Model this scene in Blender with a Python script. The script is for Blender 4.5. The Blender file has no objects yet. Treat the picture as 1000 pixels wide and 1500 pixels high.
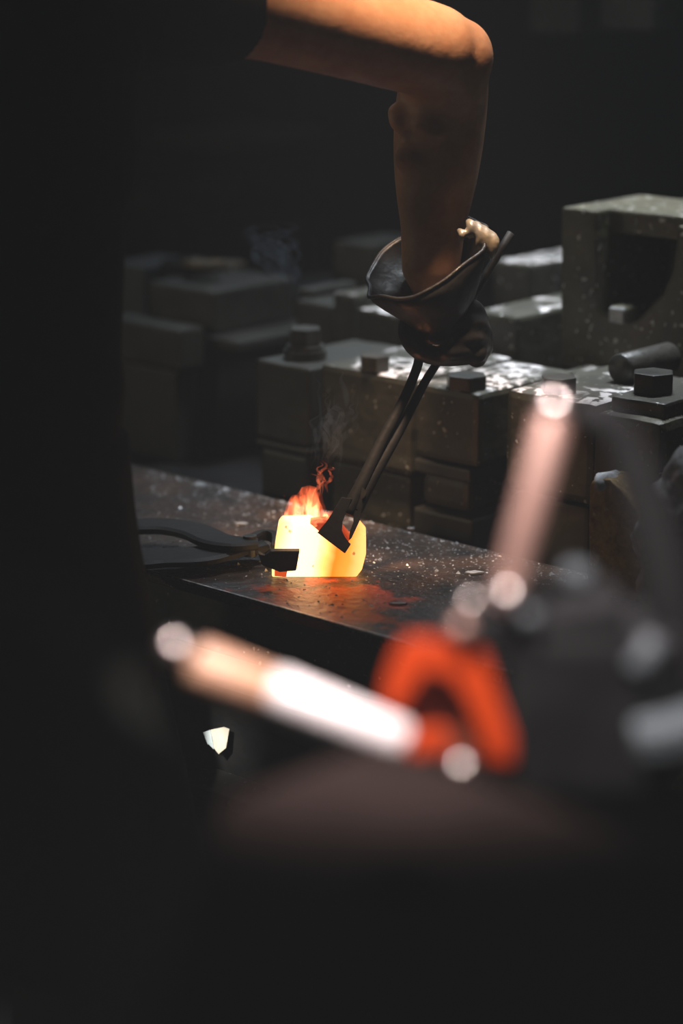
import bpy, bmesh, math, random
from mathutils import Vector, Matrix, noise
random.seed(7)
sc = bpy.context.scene
C = sc.collection
V = Vector
# ------------------------------------------------------------------ camera model
FPX, PITCH, CH = 3541.67, math.radians(15), 1.58
FW = V((-.678, .735, 0)).normalized(); RT = V((.735, .678, 0)).normalized()
FWD = FW*math.cos(PITCH) + V((0, 0, -math.sin(PITCH)))
UP = RT.cross(FWD)
CAM = V((0, 0, CH))
def ray(px, py): return FWD + RT*((px-500)/FPX) + UP*((750-py)/FPX)
def atd(px, py, d): return CAM + ray(px, py)*d
def atz(px, py, z): r = ray(px, py); return CAM + r*((z-CH)/r.z)
def atY(px, py, y): r = ray(px, py); return CAM + r*(y/r.y)
def atX(px, py, x): r = ray(px, py); return CAM + r*(x/r.x)
def proj(p):
    q = p-CAM; d = q.dot(FWD); return 500+FPX*q.dot(RT)/d, 750-FPX*q.dot(UP)/d, d

# ------------------------------------------------------------------ object helpers
def link(name, me, mat, parent=None, smooth=False):
    o = bpy.data.objects.new(name, me); C.objects.link(o)
    if mat: me.materials.append(mat)
    if smooth:
        for p in me.polygons: p.use_smooth = True
    if parent:
        o.parent = parent
        o.matrix_parent_inverse = Matrix.Translation(-V(parent.location)) if parent.type == 'EMPTY' else Matrix.Identity(4)
    return o
def build(name, bm, mat, parent=None, smooth=False):
    me = bpy.data.meshes.new(name); bmesh.ops.recalc_face_normals(bm, faces=bm.faces); bm.to_mesh(me); bm.free()
    return link(name, me, mat, parent, smooth)
def tag(o, label, cat, group=None, kind=None):
    if kind: o['kind'] = kind
    if label: o['label'] = label
    if cat: o['category'] = cat
    if group: o['group'] = group
    return o
def thing(name, loc, label, cat, group=None):
    o = bpy.data.objects.new(name, None); C.objects.link(o); o.location = loc; o.empty_display_size = .05
    return tag(o, label, cat, group)
def box(bm, lo, hi, bev=0, seg=2, jit=0, cuts=0):
    lo, hi = V(lo), V(hi)
    r = bmesh.ops.create_cube(bm, size=1)
    vs = r['verts']
    for v in vs: v.co = V([(lo[i]+hi[i])/2 + v.co[i]*(hi[i]-lo[i]) for i in range(3)])
    if bev:
        es = list({e for v in vs for e in v.link_edges})
        rr = bmesh.ops.bevel(bm, geom=es, offset=bev, segments=seg, profile=.6, affect='EDGES')
    return bm
def newbox(lo, hi, bev=0, **k):
    bm = bmesh.new(); return box(bm, lo, hi, bev, **k)
def rough_up(bm, amp=.0015, freq=40, cuts=6):
    es = [e for e in bm.edges if e.calc_length() > .02]
    bmesh.ops.subdivide_edges(bm, edges=es, cuts=cuts, use_grid_fill=True)
    for v in bm.verts:
        v.co += noise.noise_vector(v.co*freq)*amp + noise.noise_vector(v.co*freq*.3)*amp
def prism(bm, pts, vec, bev=0, seg=2):
    """closed polygon pts extruded by vec"""
    a = [bm.verts.new(p) for p in pts]; b = [bm.verts.new(V(p)+V(vec)) for p in pts]
    n = len(pts); fs = [bm.faces.new(a), bm.faces.new(b[::-1])]
    for i in range(n): fs.append(bm.faces.new((a[i], b[i], b[(i+1) % n], a[(i+1) % n])))
    if bev:
        es = list({e for f in fs for e in f.edges})
        bmesh.ops.bevel(bm, geom=es, offset=bev, segments=seg, profile=.6, affect='EDGES')
    return bm
def frame(t):
    t = V(t).normalized(); u = V((0, 0, 1)) if abs(t.z) < .9 else V((1, 0, 0))
    a = t.cross(u).normalized(); return a, t.cross(a).normalized()
def tube(bm, pts, rad, n=16, cap=True, up=None, flat=1.0):
    """loft circles (or ellipses, flat = ratio along second axis) along pts"""
    pts = [V(p) for p in pts]
    if not isinstance(rad, (list, tuple)): rad = [rad]*len(pts)
    rings = []; pa = None
    for i, p in enumerate(pts):
        t = (pts[min(i+1, len(pts)-1)]-pts[max(i-1, 0)]).normalized()
        if pa is None: a = (up and t.cross(V(up)).normalized()) or frame(t)[0]
        else: a = (pa-t*pa.dot(t)).normalized()
        b = t.cross(a); pa = a
        rings.append([bm.verts.new(p+(a*math.cos(2*math.pi*k/n)+b*flat*math.sin(2*math.pi*k/n))*rad[i]) for k in range(n)])
    for r0, r1 in zip(rings, rings[1:]):
        for k in range(n): bm.faces.new((r0[k], r0[(k+1) % n], r1[(k+1) % n], r1[k]))
    if cap: bm.faces.new(rings[0][::-1]); bm.faces.new(rings[-1])
    return rings
def smoothpath(pts, n=6):
    """catmull-rom"""
    P = [V(p) for p in pts]; P = [P[0]*2-P[1]]+P+[P[-1]*2-P[-2]]; out = []
    for i in range(1, len(P)-2):
        for k in range(n):
            t = k/n; a, b, c, d = P[i-1:i+3]
            out.append(.5*((2*b)+(c-a)*t+(2*a-5*b+4*c-d)*t*t+(3*b-a-3*c+d)*t**3))
    out.append(P[-2]); return out
def ball(bm, c, r, seg=16):
    rr = bmesh.ops.create_uvsphere(bm, u_segments=seg, v_segments=seg//2+2, radius=1)
    r = V((r, r, r)) if not hasattr(r, '__len__') else V(r)
    for v in rr['verts']: v.co = V(c)+V((v.co.x*r.x, v.co.y*r.y, v.co.z*r.z))
def remesh(o, vox=.006, it=4):
    m = o.modifiers.new('r', 'REMESH'); m.mode = 'VOXEL'; m.voxel_size = vox; m.use_smooth_shade = True
    if it:
        s = o.modifiers.new('s', 'SMOOTH'); s.iterations = it; s.factor = .5
    dg = bpy.context.evaluated_depsgraph_get(); dg.update()
    me = bpy.data.meshes.new_from_object(o.evaluated_get(dg))
    o.modifiers.clear(); o.data = me
    for p in me.polygons: p.use_smooth = True
    return o
def hexprism(bm, c, r, h, rot=.3):
    pts = [V((c[0]+r*math.cos(rot+k*math.pi/3), c[1]+r*math.sin(rot+k*math.pi/3), c[2])) for k in range(6)]
    prism(bm, pts, (0, 0, h), bev=r*.08)

# ------------------------------------------------------------------ materials
def mat(name, col, rough=.5, metal=0, spec=.5, noise_scale=None, col2=None, bump=0, bump_scale=60, emis=None, es=0, rvar=0, bev=0):
    m = bpy.data.materials.new(name); m.use_nodes = True
    nt = m.node_tree; b = nt.nodes['Principled BSDF']
    b.inputs['Base Color'].default_value = (*col, 1); b.inputs['Roughness'].default_value = rough
    b.inputs['Metallic'].default_value = metal; b.inputs['Specular IOR Level'].default_value = spec
    N = nt.nodes.new; L = nt.links.new
    tc = N('ShaderNodeTexCoord')
    if noise_scale:
        n = N('ShaderNodeTexNoise'); n.inputs['Scale'].default_value = noise_scale; n.inputs['Detail'].default_value = 8
        n.inputs['Roughness'].default_value = .65; L(tc.outputs['Object'], n.inputs['Vector'])
        r = N('ShaderNodeValToRGB'); r.color_ramp.elements[0].position = .35; r.color_ramp.elements[1].position = .68
        r.color_ramp.elements[0].color = (*col, 1); r.color_ramp.elements[1].color = (*(col2 or col), 1)
        L(n.outputs['Fac'], r.inputs[0]); L(r.outputs[0], b.inputs['Base Color'])
        if rvar:
            mr = N('ShaderNodeMapRange'); mr.inputs['To Min'].default_value = rough-rvar; mr.inputs['To Max'].default_value = rough+rvar
            L(n.outputs['Fac'], mr.inputs['Value']); L(mr.outputs[0], b.inputs['Roughness'])
    last = None
    if bev:
        bv = N('ShaderNodeBevel'); bv.inputs['Radius'].default_value = bev; bv.samples = 4; last = bv.outputs[0]
    if bump:
        n2 = N('ShaderNodeTexNoise'); n2.inputs['Scale'].default_value = bump_scale; n2.inputs['Detail'].default_value = 6
        L(tc.outputs['Object'], n2.inputs['Vector'])
        bp = N('ShaderNodeBump'); bp.inputs['Strength'].default_value = bump; bp.inputs['Distance'].default_value = .003
        L(n2.outputs['Fac'], bp.inputs['Height'])
        if last: L(last, bp.inputs['Normal'])
        last = bp.outputs[0]
    if last: L(last, b.inputs['Normal'])
    if emis: b.inputs['Emission Color'].default_value = (*emis, 1); b.inputs['Emission Strength'].default_value = es
    return m
def speckle(m, scale=150, thr=.78, col=(.5, .52, .5), top_only=False, patch=0, patch_lo=.55):
    """spatter of pale scale and ash mixed over the base colour"""
    nt = m.node_tree; b = nt.nodes['Principled BSDF']; N = nt.nodes.new; L = nt.links.new
    tc = N('ShaderNodeTexCoord'); n = N('ShaderNodeTexNoise'); n.inputs['Scale'].default_value = scale; n.inputs['Detail'].default_value = 3
    L(tc.outputs['Object'], n.inputs['Vector'])
    r = N('ShaderNodeMapRange'); r.inputs['From Min'].default_value = thr-.02; r.inputs['From Max'].default_value = thr+.02
    L(n.outputs['Fac'], r.inputs['Value']); fac = r.outputs[0]
    if patch:
        n3 = N('ShaderNodeTexNoise'); n3.inputs['Scale'].default_value = patch; L(tc.outputs['Object'], n3.inputs['Vector'])
        r3 = N('ShaderNodeMapRange'); r3.inputs['From Min'].default_value = patch_lo; r3.inputs['From Max'].default_value = patch_lo+.08
        L(n3.outputs['Fac'], r3.inputs['Value'])
        mu = N('ShaderNodeMath'); mu.operation = 'MULTIPLY'; L(fac, mu.inputs[0]); L(r3.outputs[0], mu.inputs[1]); fac = mu.outputs[0]
    if top_only:
        g = N('ShaderNodeNewGeometry'); s = N('ShaderNodeSeparateXYZ'); L(g.outputs['Normal'], s.inputs[0])
        r2 = N('ShaderNodeMapRange'); r2.inputs['From Min'].default_value = .6; r2.inputs['From Max'].default_value = .9
        L(s.outputs['Z'], r2.inputs['Value'])
        mu = N('ShaderNodeMath'); mu.operation = 'MULTIPLY'; L(fac, mu.inputs[0]); L(r2.outputs[0], mu.inputs[1]); fac = mu.outputs[0]
    mx = N('ShaderNodeMix'); mx.data_type = 'RGBA'
    old = b.inputs['Base Color'].links
    if old: L(old[0].from_socket, mx.inputs['A'])
    else: mx.inputs['A'].default_value = b.inputs['Base Color'].default_value
    mx.inputs['B'].default_value = (*col, 1); L(fac, mx.inputs['Factor']); L(mx.outputs['Result'], b.inputs['Base Color'])
    return m

M = {}
M['iron'] = speckle(mat('block_iron', (.035, .034, .026), .5, 0, .45, 14, (.065, .062, .045), .6, 55, rvar=.12, bev=.002), 120, .69, (.42, .43, .4))
M['iron_ash'] = speckle(speckle(mat('block_iron_ash', (.035, .034, .026), .48, 0, .45, 14, (.065, .062, .045), .6, 55, rvar=.12, bev=.002), 60, .50, (.72, .68, .67), True, 11, .45), 120, .69, (.42, .43, .4))
M['iron_smooth'] = mat('block_iron_smooth', (.03, .03, .026), .46, 0, .5, 10, (.05, .048, .04), .4, 35, rvar=.1, bev=.002)
M['iron_grit'] = speckle(mat('block_iron_grit', (.04, .036, .022), .5, 0, .5, 20, (.08, .07, .04), 1.0, 60, rvar=.15, bev=.002), 95, .66, (.5, .5, .46))
M['rust'] = speckle(mat('rusty_block', (.16, .10, .035), .7, 0, .3, 60, (.5, .33, .13), 1.0, 120), 120, .68, (.45, .36, .22))
M['frost'] = mat('ash_stone', (.25, .25, .26), .8, 0, .3, 45, (.75, .76, .78), 1.0, 60)
M['boltm'] = mat('bolt_iron', (.025, .024, .02), .42, 0, .5, 30, (.05, .046, .038), .5, 70, rvar=.1)
M['bench'] = speckle(mat('bench_plate', (.008, .0075, .0065), .40, 0, .45, 16, (.062, .030, .015), .8, 90, rvar=.14), 210, .67, (.34, .36, .38))
M['tong'] = mat('tong_steel', (.02, .02, .021), .6, 0, .22, 30, (.03, .03, .03), .3, 90)
M['flake'] = mat('scale_flake', (.22, .24, .26), .4, 0, .6, 60, (.5, .5, .5), .3, 80)
M['cloth'] = mat('black_cloth', (.014, .014, .014), .95, 0, .1, 20, (.02, .02, .02), .3, 200)
M['trouser'] = mat('trouser_cloth', (.015, .014, .014), .95, 0, .1, 20, (.021, .019, .019), .3, 200)
M['leather'] = mat('glove_leather', (.022, .021, .02), .38, 0, .5, 12, (.045, .042, .04), .8, 35)
M['lining'] = mat('glove_lining', (.05, .03, .016), .8, 0, .2, 14, (.09, .05, .022), .5, 60)
M['skin'] = mat('skin', (.52, .25, .13), .5, 0, .35, 28, (.64, .35, .20), .12, 160)
M['skin'].node_tree.nodes['Principled BSDF'].inputs['Subsurface Weight'].default_value = .12
M['skin'].node_tree.nodes['Principled BSDF'].inputs['Subsurface Radius'].default_value = (.012, .004, .002)
M['hair'] = mat('hair', (.015, .01, .008), .6)
M['eye'] = mat('eye_white', (.7, .7, .68), .2)
M['boot'] = mat('boot_leather', (.02, .018, .016), .5, 0, .4, 20, (.03, .027, .024), .4, 60)
M['chrome'] = mat('satin_chrome', (.75, .66, .63), .30, 1, .5, 40, (.85, .76, .73), .05, 60, rvar=.05)
M['copper'] = mat('pink_copper_bar', (.39, .235, .195), .38, .35, .5, 25, (.44, .28, .235), .1, 60)
M['whitep'] = mat('white_sleeve', (.95, .9, .9), .45, 0, .5)
M['tan'] = mat('tan_grip', (.50, .27, .17), .45, 0, .5, 30, (.72, .42, .27), .2, 60)
M['orange'] = mat('orange_paint', (.38, .033, .002), .45, 0, .3, 20, (.44, .043, .003), .1, 50)
M['cast'] = mat('black_casting', (.010, .010, .011), .75, 0, .12, 20, (.02, .02, .021), .5, 40)
M['castg'] = mat('grey_casting', (.07, .085, .095), .5, 0, .4, 20, (.09, .11, .12), .5, 40)
M['browntop'] = mat('brown_steel_top', (.012, .008, .007), .8, 0, .04, 9, (.022, .0145, .013), .3, 30, rvar=.1)
M['wall'] = mat('sooty_wall', (.02, .02, .02), .9, 0, .1, 3, (.03, .03, .029), .4, 12)
M['floor'] = mat('sooty_floor', (.018, .018, .018), .85, 0, .15, 4, (.03, .028, .026), .5, 20)
M['machine'] = speckle(mat('machine_dark', (.02, .02, .02), .6, 0, .35, 8, (.05, .05, .047), .6, 30), 90, .68, (.2, .2, .19))
M['scrap'] = mat('tan_scrap', (.16, .13, .085), .5, 0, .4, 30, (.25, .2, .13), .6, 60)
M['paper'] = mat('pale_paper', (.62, .56, .45), .8, 0, .2, 40, (.8, .76, .66), .3, 60)
M['papblue'] = mat('pale_blue_paper', (.42, .5, .54), .8, 0, .2, 40, (.55, .62, .66), .3, 60)
M['blacku'] = mat('black_crease', (.02, .02, .02), .8)

# ------------------------------------------------------------------ room shell
def struct(name, bm, m): o = build(name, bm, m); o['kind'] = 'structure'; return o
RX0, RX1, RY0, RY1, RZ = -7.5, 3.5, -3.0, 6.0, 4.6
struct('floor', newbox((RX0, RY0, -.1), (RX1, RY1, 0)), M['floor'])
struct('ceiling', newbox((RX0, RY0, RZ), (RX1, RY1, RZ+.1)), M['wall'])
def wall_with_hole(name, axis, pos, lo, hi, hole):
    """wall slab in plane axis=pos, spanning lo..hi, hole=(a0,a1,z0,z1)"""
    bm = bmesh.new(); a0, a1, z0, z1 = hole
    for (p0, p1, q0, q1) in ((lo, a0, 0, RZ), (a1, hi, 0, RZ), (a0, a1, 0, z0), (a0, a1, z1, RZ)):
        if axis == 'y': box(bm, (p0, pos, q0), (p1, pos+.1, q1))
        else: box(bm, (pos, p0, q0), (pos+.1, p1, q1))
    return struct(name, bm, M['wall'])
wall_with_hole('wall_back', 'y', RY1, RX0, RX1, (-6.6, -2.2, 1.9, 3.6))
wall_with_hole('wall_front', 'y', RY0-.1, RX0, RX1, (-3.6, -.6, 1.0, 3.6))
wall_with_hole('wall_left', 'x', RX0-.1, RY0, RY1, (-1.6, 2.4, 1.6, 3.8))
struct('wall_right', newbox((RX1, RY0, 0), (RX1+.1, RY1, RZ)), M['wall'])
def window(name, axis, pos, a0, a1, z0, z1, col, strength, nb):
    """frame, glazing bars and an emissive pane, unseen, added for soft ambient light"""
    f = bmesh.new()
    def bb(p0, p1, q0, q1, t=.04):
        if axis == 'y': box(f, (p0, pos-t, q0), (p1, pos+t, q1))
        else: box(f, (pos-t, p0, q0), (pos+t, p1, q1))
    bb(a0, a1, z0, z0+.06); bb(a0, a1, z1-.06, z1); bb(a0, a0+.06, z0, z1); bb(a1-.06, a1, z0, z1)
    for k in range(1, nb): x = a0+(a1-a0)*k/nb; bb(x-.02, x+.02, z0, z1)
    o = struct(name, f, M['cast'])
    pm = mat(name+'_pane', (.5, .5, .5), .5, emis=col, es=strength)
    if axis == 'y': p = newbox((a0+.05, pos-.006, z0+.05), (a1-.05, pos+.006, z1-.05))
    else: p = newbox((pos-.006, a0+.05, z0+.05), (pos+.006, a1-.05, z1-.05))
    build('pane', p, pm, o)
window('fill_window_1', 'y', RY1+.05, -6.6, -2.2, 1.9, 3.6, (.62, .82, 1), .1, 5)  # glowing panes added out of view as ambient fill
window('fill_window_2', 'y', RY0-.05, -3.6, -.6, 1.0, 3.6, (1, .94, .80), .15, 4)
window('fill_window_3', 'x', RX0-.05, -1.6, 2.4, 1.6, 3.8, (.85, .92, 1), .05, 5)

# ------------------------------------------------------------------ bench
BZ = .80
p0 = atz(235, 840, BZ); YF = p0.y
YB = atz(235, 690, BZ).y
XL, XR = -4.2, -.55
bench = thing('steel_bench', ((XL+XR)/2, (YF+YB)/2, 0), 'long dark steel bench plate carrying the glowing billet', 'bench')
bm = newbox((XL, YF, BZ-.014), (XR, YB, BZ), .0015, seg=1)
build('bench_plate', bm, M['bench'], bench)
def glow_tint(m, c, rad, col):
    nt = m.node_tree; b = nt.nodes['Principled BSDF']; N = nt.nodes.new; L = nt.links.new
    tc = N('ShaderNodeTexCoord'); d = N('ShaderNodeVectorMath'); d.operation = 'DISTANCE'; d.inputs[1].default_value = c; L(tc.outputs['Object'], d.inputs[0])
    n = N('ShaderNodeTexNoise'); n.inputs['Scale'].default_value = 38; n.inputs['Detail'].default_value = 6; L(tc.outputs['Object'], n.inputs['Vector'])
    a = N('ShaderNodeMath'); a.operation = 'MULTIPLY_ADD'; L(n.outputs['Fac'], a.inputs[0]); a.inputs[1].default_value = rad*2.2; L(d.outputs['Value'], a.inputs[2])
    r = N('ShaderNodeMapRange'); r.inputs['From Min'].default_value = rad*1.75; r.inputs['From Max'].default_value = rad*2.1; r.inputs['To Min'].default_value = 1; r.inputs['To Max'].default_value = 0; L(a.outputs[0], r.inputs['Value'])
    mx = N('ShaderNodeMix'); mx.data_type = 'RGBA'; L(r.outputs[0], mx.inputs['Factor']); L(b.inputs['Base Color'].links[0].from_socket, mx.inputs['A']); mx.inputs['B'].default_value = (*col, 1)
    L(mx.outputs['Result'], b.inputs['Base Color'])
glow_tint(M['bench'], atz(485, 882, BZ), .095, (.48, .07, .018))  # red glow of the billet painted into the bench's base colour
lip = mat('worn_edge', (.75, .74, .72), .35, .5, .5, 90, (.2, .2, .19), .5, 80)
build('worn_edge_strip', newbox((XL, YF-.0016, BZ-.003), (XR, YF+.0016, BZ+.0006), .0008), lip, bench)
build('under_rail', newbox((XL+.05, YF+.03, BZ-.09), (XR-.05, YF+.07, BZ-.014), .004), M['machine'], bench)
build('under_rail', newbox((XL+.05, YB-.07, BZ-.09), (XR-.05, YB-.03, BZ-.014), .004), M['machine'], bench)
for x in (XL+.1, -2.95, XR-.16):
    for y in (YF+.03, YB-.09):
        build('leg', newbox((x, y, 0), (x+.06, y+.06, BZ-.09), .003), M['machine'], bench)

# ------------------------------------------------------------------ die blocks behind the bench
RZT = .735      # rack top
Y1 = YB+.07     # front plane of first row
rack = thing('die_rack', (-2.6, Y1+.5, 0), 'low black rack behind the bench holding the iron die blocks', 'rack')
build('rack_top', newbox((-5.4, Y1-.03, RZT-.06), (-.9, Y1+1.6, RZT), .004), M['cast'], rack)
for x in (-5.3, -3.8, -2.4, -1.1):
    for y in (Y1, Y1+1.45):
        build('leg', newbox((x, y, 0), (x+.09, y+.09, RZT-.06), .004), M['machine'], rack)

def corner_box(cx, cy, Y, lx, rx, by=None, zb=None):
    """extent of a block from its near corner edge (cx,cy) on front plane Y, its left end lx, right end rx"""
    c = atY(cx, cy, Y)
    a = atY(lx, cy, Y)
    # right face runs along +Y at x=c.x
    b = atX(rx, cy, c.x) if rx > cx else None
    # solve depth of right face by column
    dep = (b.y-Y) if b is not None else .1
    z0 = zb if zb is not None else atY(cx, by, Y).z
    return a.x, c.x, Y, dep, z0, c.z
def block(name, label, cx, cy, Y, lx, rx, m, by=None, zb=RZT, dep=None, bev=.006, group=None, rough=True, cat='block', root=True):
    x0, x1, y, d, z0, z1 = corner_box(cx, cy, Y, lx, rx, by, zb if by is None else None)
    d = dep or d
    t = thing(name, ((x0+x1)/2, y+d/2, z0), label, cat, group)
    bm = newbox((x0, y, z0), (x1, y+d, z1), bev)
    if rough: rough_up(bm, .0012, 30, 5)
    build('body', bm, m, t)
    return t, (x0, x1, y, y+d, z0, z1)
def add_bolt(t, x, y, z, r, h, washer=True, wr=1.35, rot=.3, m=None):
    m = m or M['boltm']
    zz = z
    if washer:
        w = bmesh.new(); tube(w, [(x, y, z-.002), (x, y, z+.006)], r*wr, 28); build('washer', w, m, t); zz = z+.005
    b = bmesh.new(); hexprism(b, (x, y, zz), r, h, rot); build('bolt_head', b, m, t)
def steps(t, ext, n, inset=.012, h0=None, m=None):
    x0, x1, y0, y1, z0, z1 = ext
DIE = 'iron die blocks racked behind the bench'

# G : wide block with ash covered top
Hc = dict(m=M['iron_ash'])
tG, eG = block('die_block', 'iron die block with white ash crusted top, directly behind the rising tongs', 603, 557, Y1, 468, 640, M['iron_ash'], by=700, dep=.20, bev=.008)
gx0, gx1, gy0, gy1, gz0, gz1 = eG
add_bolt(tG, *atz(549, 531, gz1+.01).to_tuple()[:2], gz1, .020, .020, False)
build('base_plate', newbox((gx0+.01, gy0+.012, RZT), (gx1-.012, gy1, gz0-.004), .004), M['iron'], tG)
# H
tH, eH = block('die_block', 'iron die block with hex bolt on top and stepped foot, right of the rising tongs', 701, 577, Y1-.005, 607, 738, M['iron_ash'], by=688, dep=.19, bev=.008)
hx0, hx1, hy0, hy1, hz0, hz1 = eH
add_bolt(tH, *atz(683, 556, hz1+.01).to_tuple()[:2], hz1, .026, .017, False)
za = atY(690, 708, hy0).z
build('foot_plate', newbox((hx0+.002, hy0-.003, za), (hx1-.01, hy1, hz0-.002), .003), M['iron_smooth'], tH)
zb_ = atY(690, 757, hy0).z
build('foot_plate', newbox((hx0+.006, hy0+.008, zb_), (hx1-.02, hy1, za-.002), .01), M['iron'], tH)
build('foot_plate', newbox((hx0+.002, hy0-.004, RZT), (hx1-.004, hy1, zb_-.003), .004), M['iron_smooth'], tH)
# K  (right of the black slot) 
tK, eK = block('die_block', 'wide iron die block with hex bolt, partly hidden by the blurred pink bar', 872, 592, Y1-.01, 740, 900, M['iron_ash'], by=745, dep=.20, bev=.01)
kx0, kx1, ky0, ky1, kz0, kz1 = eK
add_bolt(tK, *atz(818, 562, kz1+.01).to_tuple()[:2], kz1, .022, .019, False)
build('foot_plate', newbox((kx0+.01, ky0+.006, RZT), (kx1-.01, ky1, kz0-.003), .006), M['iron_smooth'], tK)
# K2 : clamp bar on block at right
tK2, eK2 = block('die_block', 'chamfered iron block under the bolted clamp bar at right', 966, 620, Y1-.02, 868, 1040, M['iron_grit'], dep=.2, bev=.012)
tP, eP = block('clamp_bar', 'flat clamp bar with a large hex bolt, at the right edge', 972, 592, Y1+.0, 893, 1060, M['iron'], by=616, dep=.14, bev=.004, cat='clamp')
px0, px1, py0, py1, pz0, pz1 = eP
bp = atz(956, 574, pz1)
add_bolt(tP, bp.x, bp.y, pz1, .0255, .024, False, rot=.1)
# round bar
a = atY(907, 541, Y1+.10)
tC = thing('round_bar', (a.x, a.y, a.z), 'short round iron bar lying on its side above the bolted clamp bar', 'bar')
bm = bmesh.new(); r_ = .0185
tube(bm, [a+V((0, 0, 0)), a+V((.0, .003, 0)), a+V((0, .10, 0)), a+V((0, .103, 0))], [r_-.002, r_, r_, r_-.002], 32)
build('bar_body', bm, M['boltm'], tC, True)
tCs, eCs = block('support_block', 'dark iron support under the short round bar', 905, 557, Y1+.2, 822, 960, M['iron_ash'], dep=.055, bev=.004)
# C : left block with big nut
tCc, eC = block('die_block', 'smooth grey iron die block topped by a large nut on a round washer', 452, 541, Y1+.0, 374, 494, M['iron_smooth'], by=655, dep=.19, bev=.004)
cx0, cx1, cy0, cy1, cz0, cz1 = eC
q = atz(447, 525, cz1)
bm = bmesh.new(); tube(bm, [(q.x, q.y, cz1), (q.x, q.y, cz1+.012)], .028, 28); build('washer', bm, M['boltm'], tCc)
add_bolt(tCc, q.x, q.y, cz1+.012, .022, .024, True, wr=1.12)
zc = atY(452, 668, Y1).z
build('foot_plate', newbox((cx0+.002, cy0-.004, zc), (cx1+.0, cy1, cz0-.002), .004), M['iron_smooth'], tCc)
build('foot_plate', newbox((cx0+.004, cy0+.004, RZT), (cx1-.006, cy1, zc-.004), .006), M['iron_smooth'], tCc)
# second row
Y2 = Y1+.23
tF, eF = block('die_block', 'notched iron block between the glove cuff and the ash crusted block', 590, 462, Y2, 521, 620, M['iron_ash'], dep=.16)
q0 = atY(548, 473, Y2)
fx0, fx1, fy0, fy1, fz0, fz1 = eF
tD, eD = block('die_block', 'slim grey iron block with pale flaked top, left of the notched block', 519, 432, Y2+.02, 487, 535, M['iron_ash'], dep=.16)
tD2, eD2 = block('die_block', 'low grey iron block behind the large round nut', 486, 447, Y2+.03, 432, 500, M['iron_smooth'], dep=.14)
tD3, eD3 = block('iron_stub', 'small square iron stub standing on the low grey block', 456, 424, Y2+.05, 434, 482, M['iron_smooth'], zb=eD2[5]+.0003, dep=.10, cat='block')
Y3 = Y2+.30
tE, eE = block('die_block', 'plain olive iron block rising just left of the glove cuff', 545, 360, Y3, 487, 580, M['iron'], dep=.12)
# I : stepped blocks right of hand
tI, eI = block('die_block', 'iron block with deep black side right of the gloved hand', 757, 464, Y2, 690, 826, M['iron_ash'], dep=.20)
tI2, eI2 = block('die_block', 'ash flecked iron block seen above the lower one, right of the glove', 777, 388, Y2+.21, 722, 840, M['iron_ash'], dep=.2, zb=RZT)
# J : big cut-out block at far right
YJ = Y2+.03
pts_px = [(822, 303), (872, 309), (873, 462), (893, 466), (893, 447), (915, 452), (916, 478), (934, 474), (975, 432), (990, 398), (992, 330), (1075, 344), (1075, 600), (822, 560)]
pts = []
for x, y in pts_px: pts.append(atY(x, y, YJ))
zmin = RZT
pts[-1].z = zmin; pts[-2].z = zmin
tJ = thing('die_block', (pts[0].x+.1, YJ, zmin), 'tall iron block with a deep cut-out window and speckled front, at the right edge', 'block')
bm = prism(bmesh.new(), pts, (0, .17, 0), bev=.004)
build('body', bm, M['iron_grit'], tJ)
# top bridge of J: a second thick web behind, plus a pale ledge standing in for light on the sill
w0 = atY(872, 309, YJ); w1 = atY(1075, 344, YJ)
bm = newbox((w0.x-.002, YJ+.03, w0.z-.03), (w1.x, YJ+.17, w0.z), .004); rough_up(bm, .0015, 35, 4)
build('top_web', bm, M['iron_grit'], tJ)
l0 = atY(893, 449, YJ); l1 = atY(914, 452, YJ)
build('sill_light_ledge', newbox((l0.x, YJ-.002, l0.z-.02), (l1.x, YJ+.15, l0.z), .002), M['flake'], tJ)  # pale flake material stands in for light falling on the sill
# A, B : left stack
Y4 = Y2-.02
tA, eA = block('die_block', 'big smooth iron block with a pale grey top and scraps on it, at the left', 311, 427, Y4, 216, 432, M['iron_smooth'], by=492, bev=.006)
ax0, ax1, ay0, ay1, az0, az1 = eA
tB, eB = block('die_block', 'lower iron block under the left end of the big smooth block', 263, 484, Y4-.07, 150, 300, M['iron_smooth'], by=545, dep=.05, bev=.006)
build('foot_plate', newbox((eB[0], eB[2]+.01, RZT), (eB[1]-.02, eB[3], eB[4]-.004), .004), M['iron_smooth'], tB)
g0 = atY(290, 490, Y4-.015); g1 = atY(352, 501, Y4-.015); g2 = atY(352, 515, Y4-.015)
build('guide_plate', newbox((max(g0.x, eB[1]+.001), Y4-.02, g2.z), (g1.x, Y4+.2, g1.z), .002), M['iron_smooth'], tA)
build('foot_plate', newbox((ax0+.03, ay0+.03, RZT), (ax1-.02, ay1, az0-.002), .004), M['iron_smooth'], tA)
tA2, eA2 = block('die_block', 'pale grey iron block just right of the worker, behind the big smooth block', 210, 392, Y4+.06, 150, 222, M['castg'], dep=.12, zb=RZT)
tA2.name = 'spacer_block'
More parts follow.
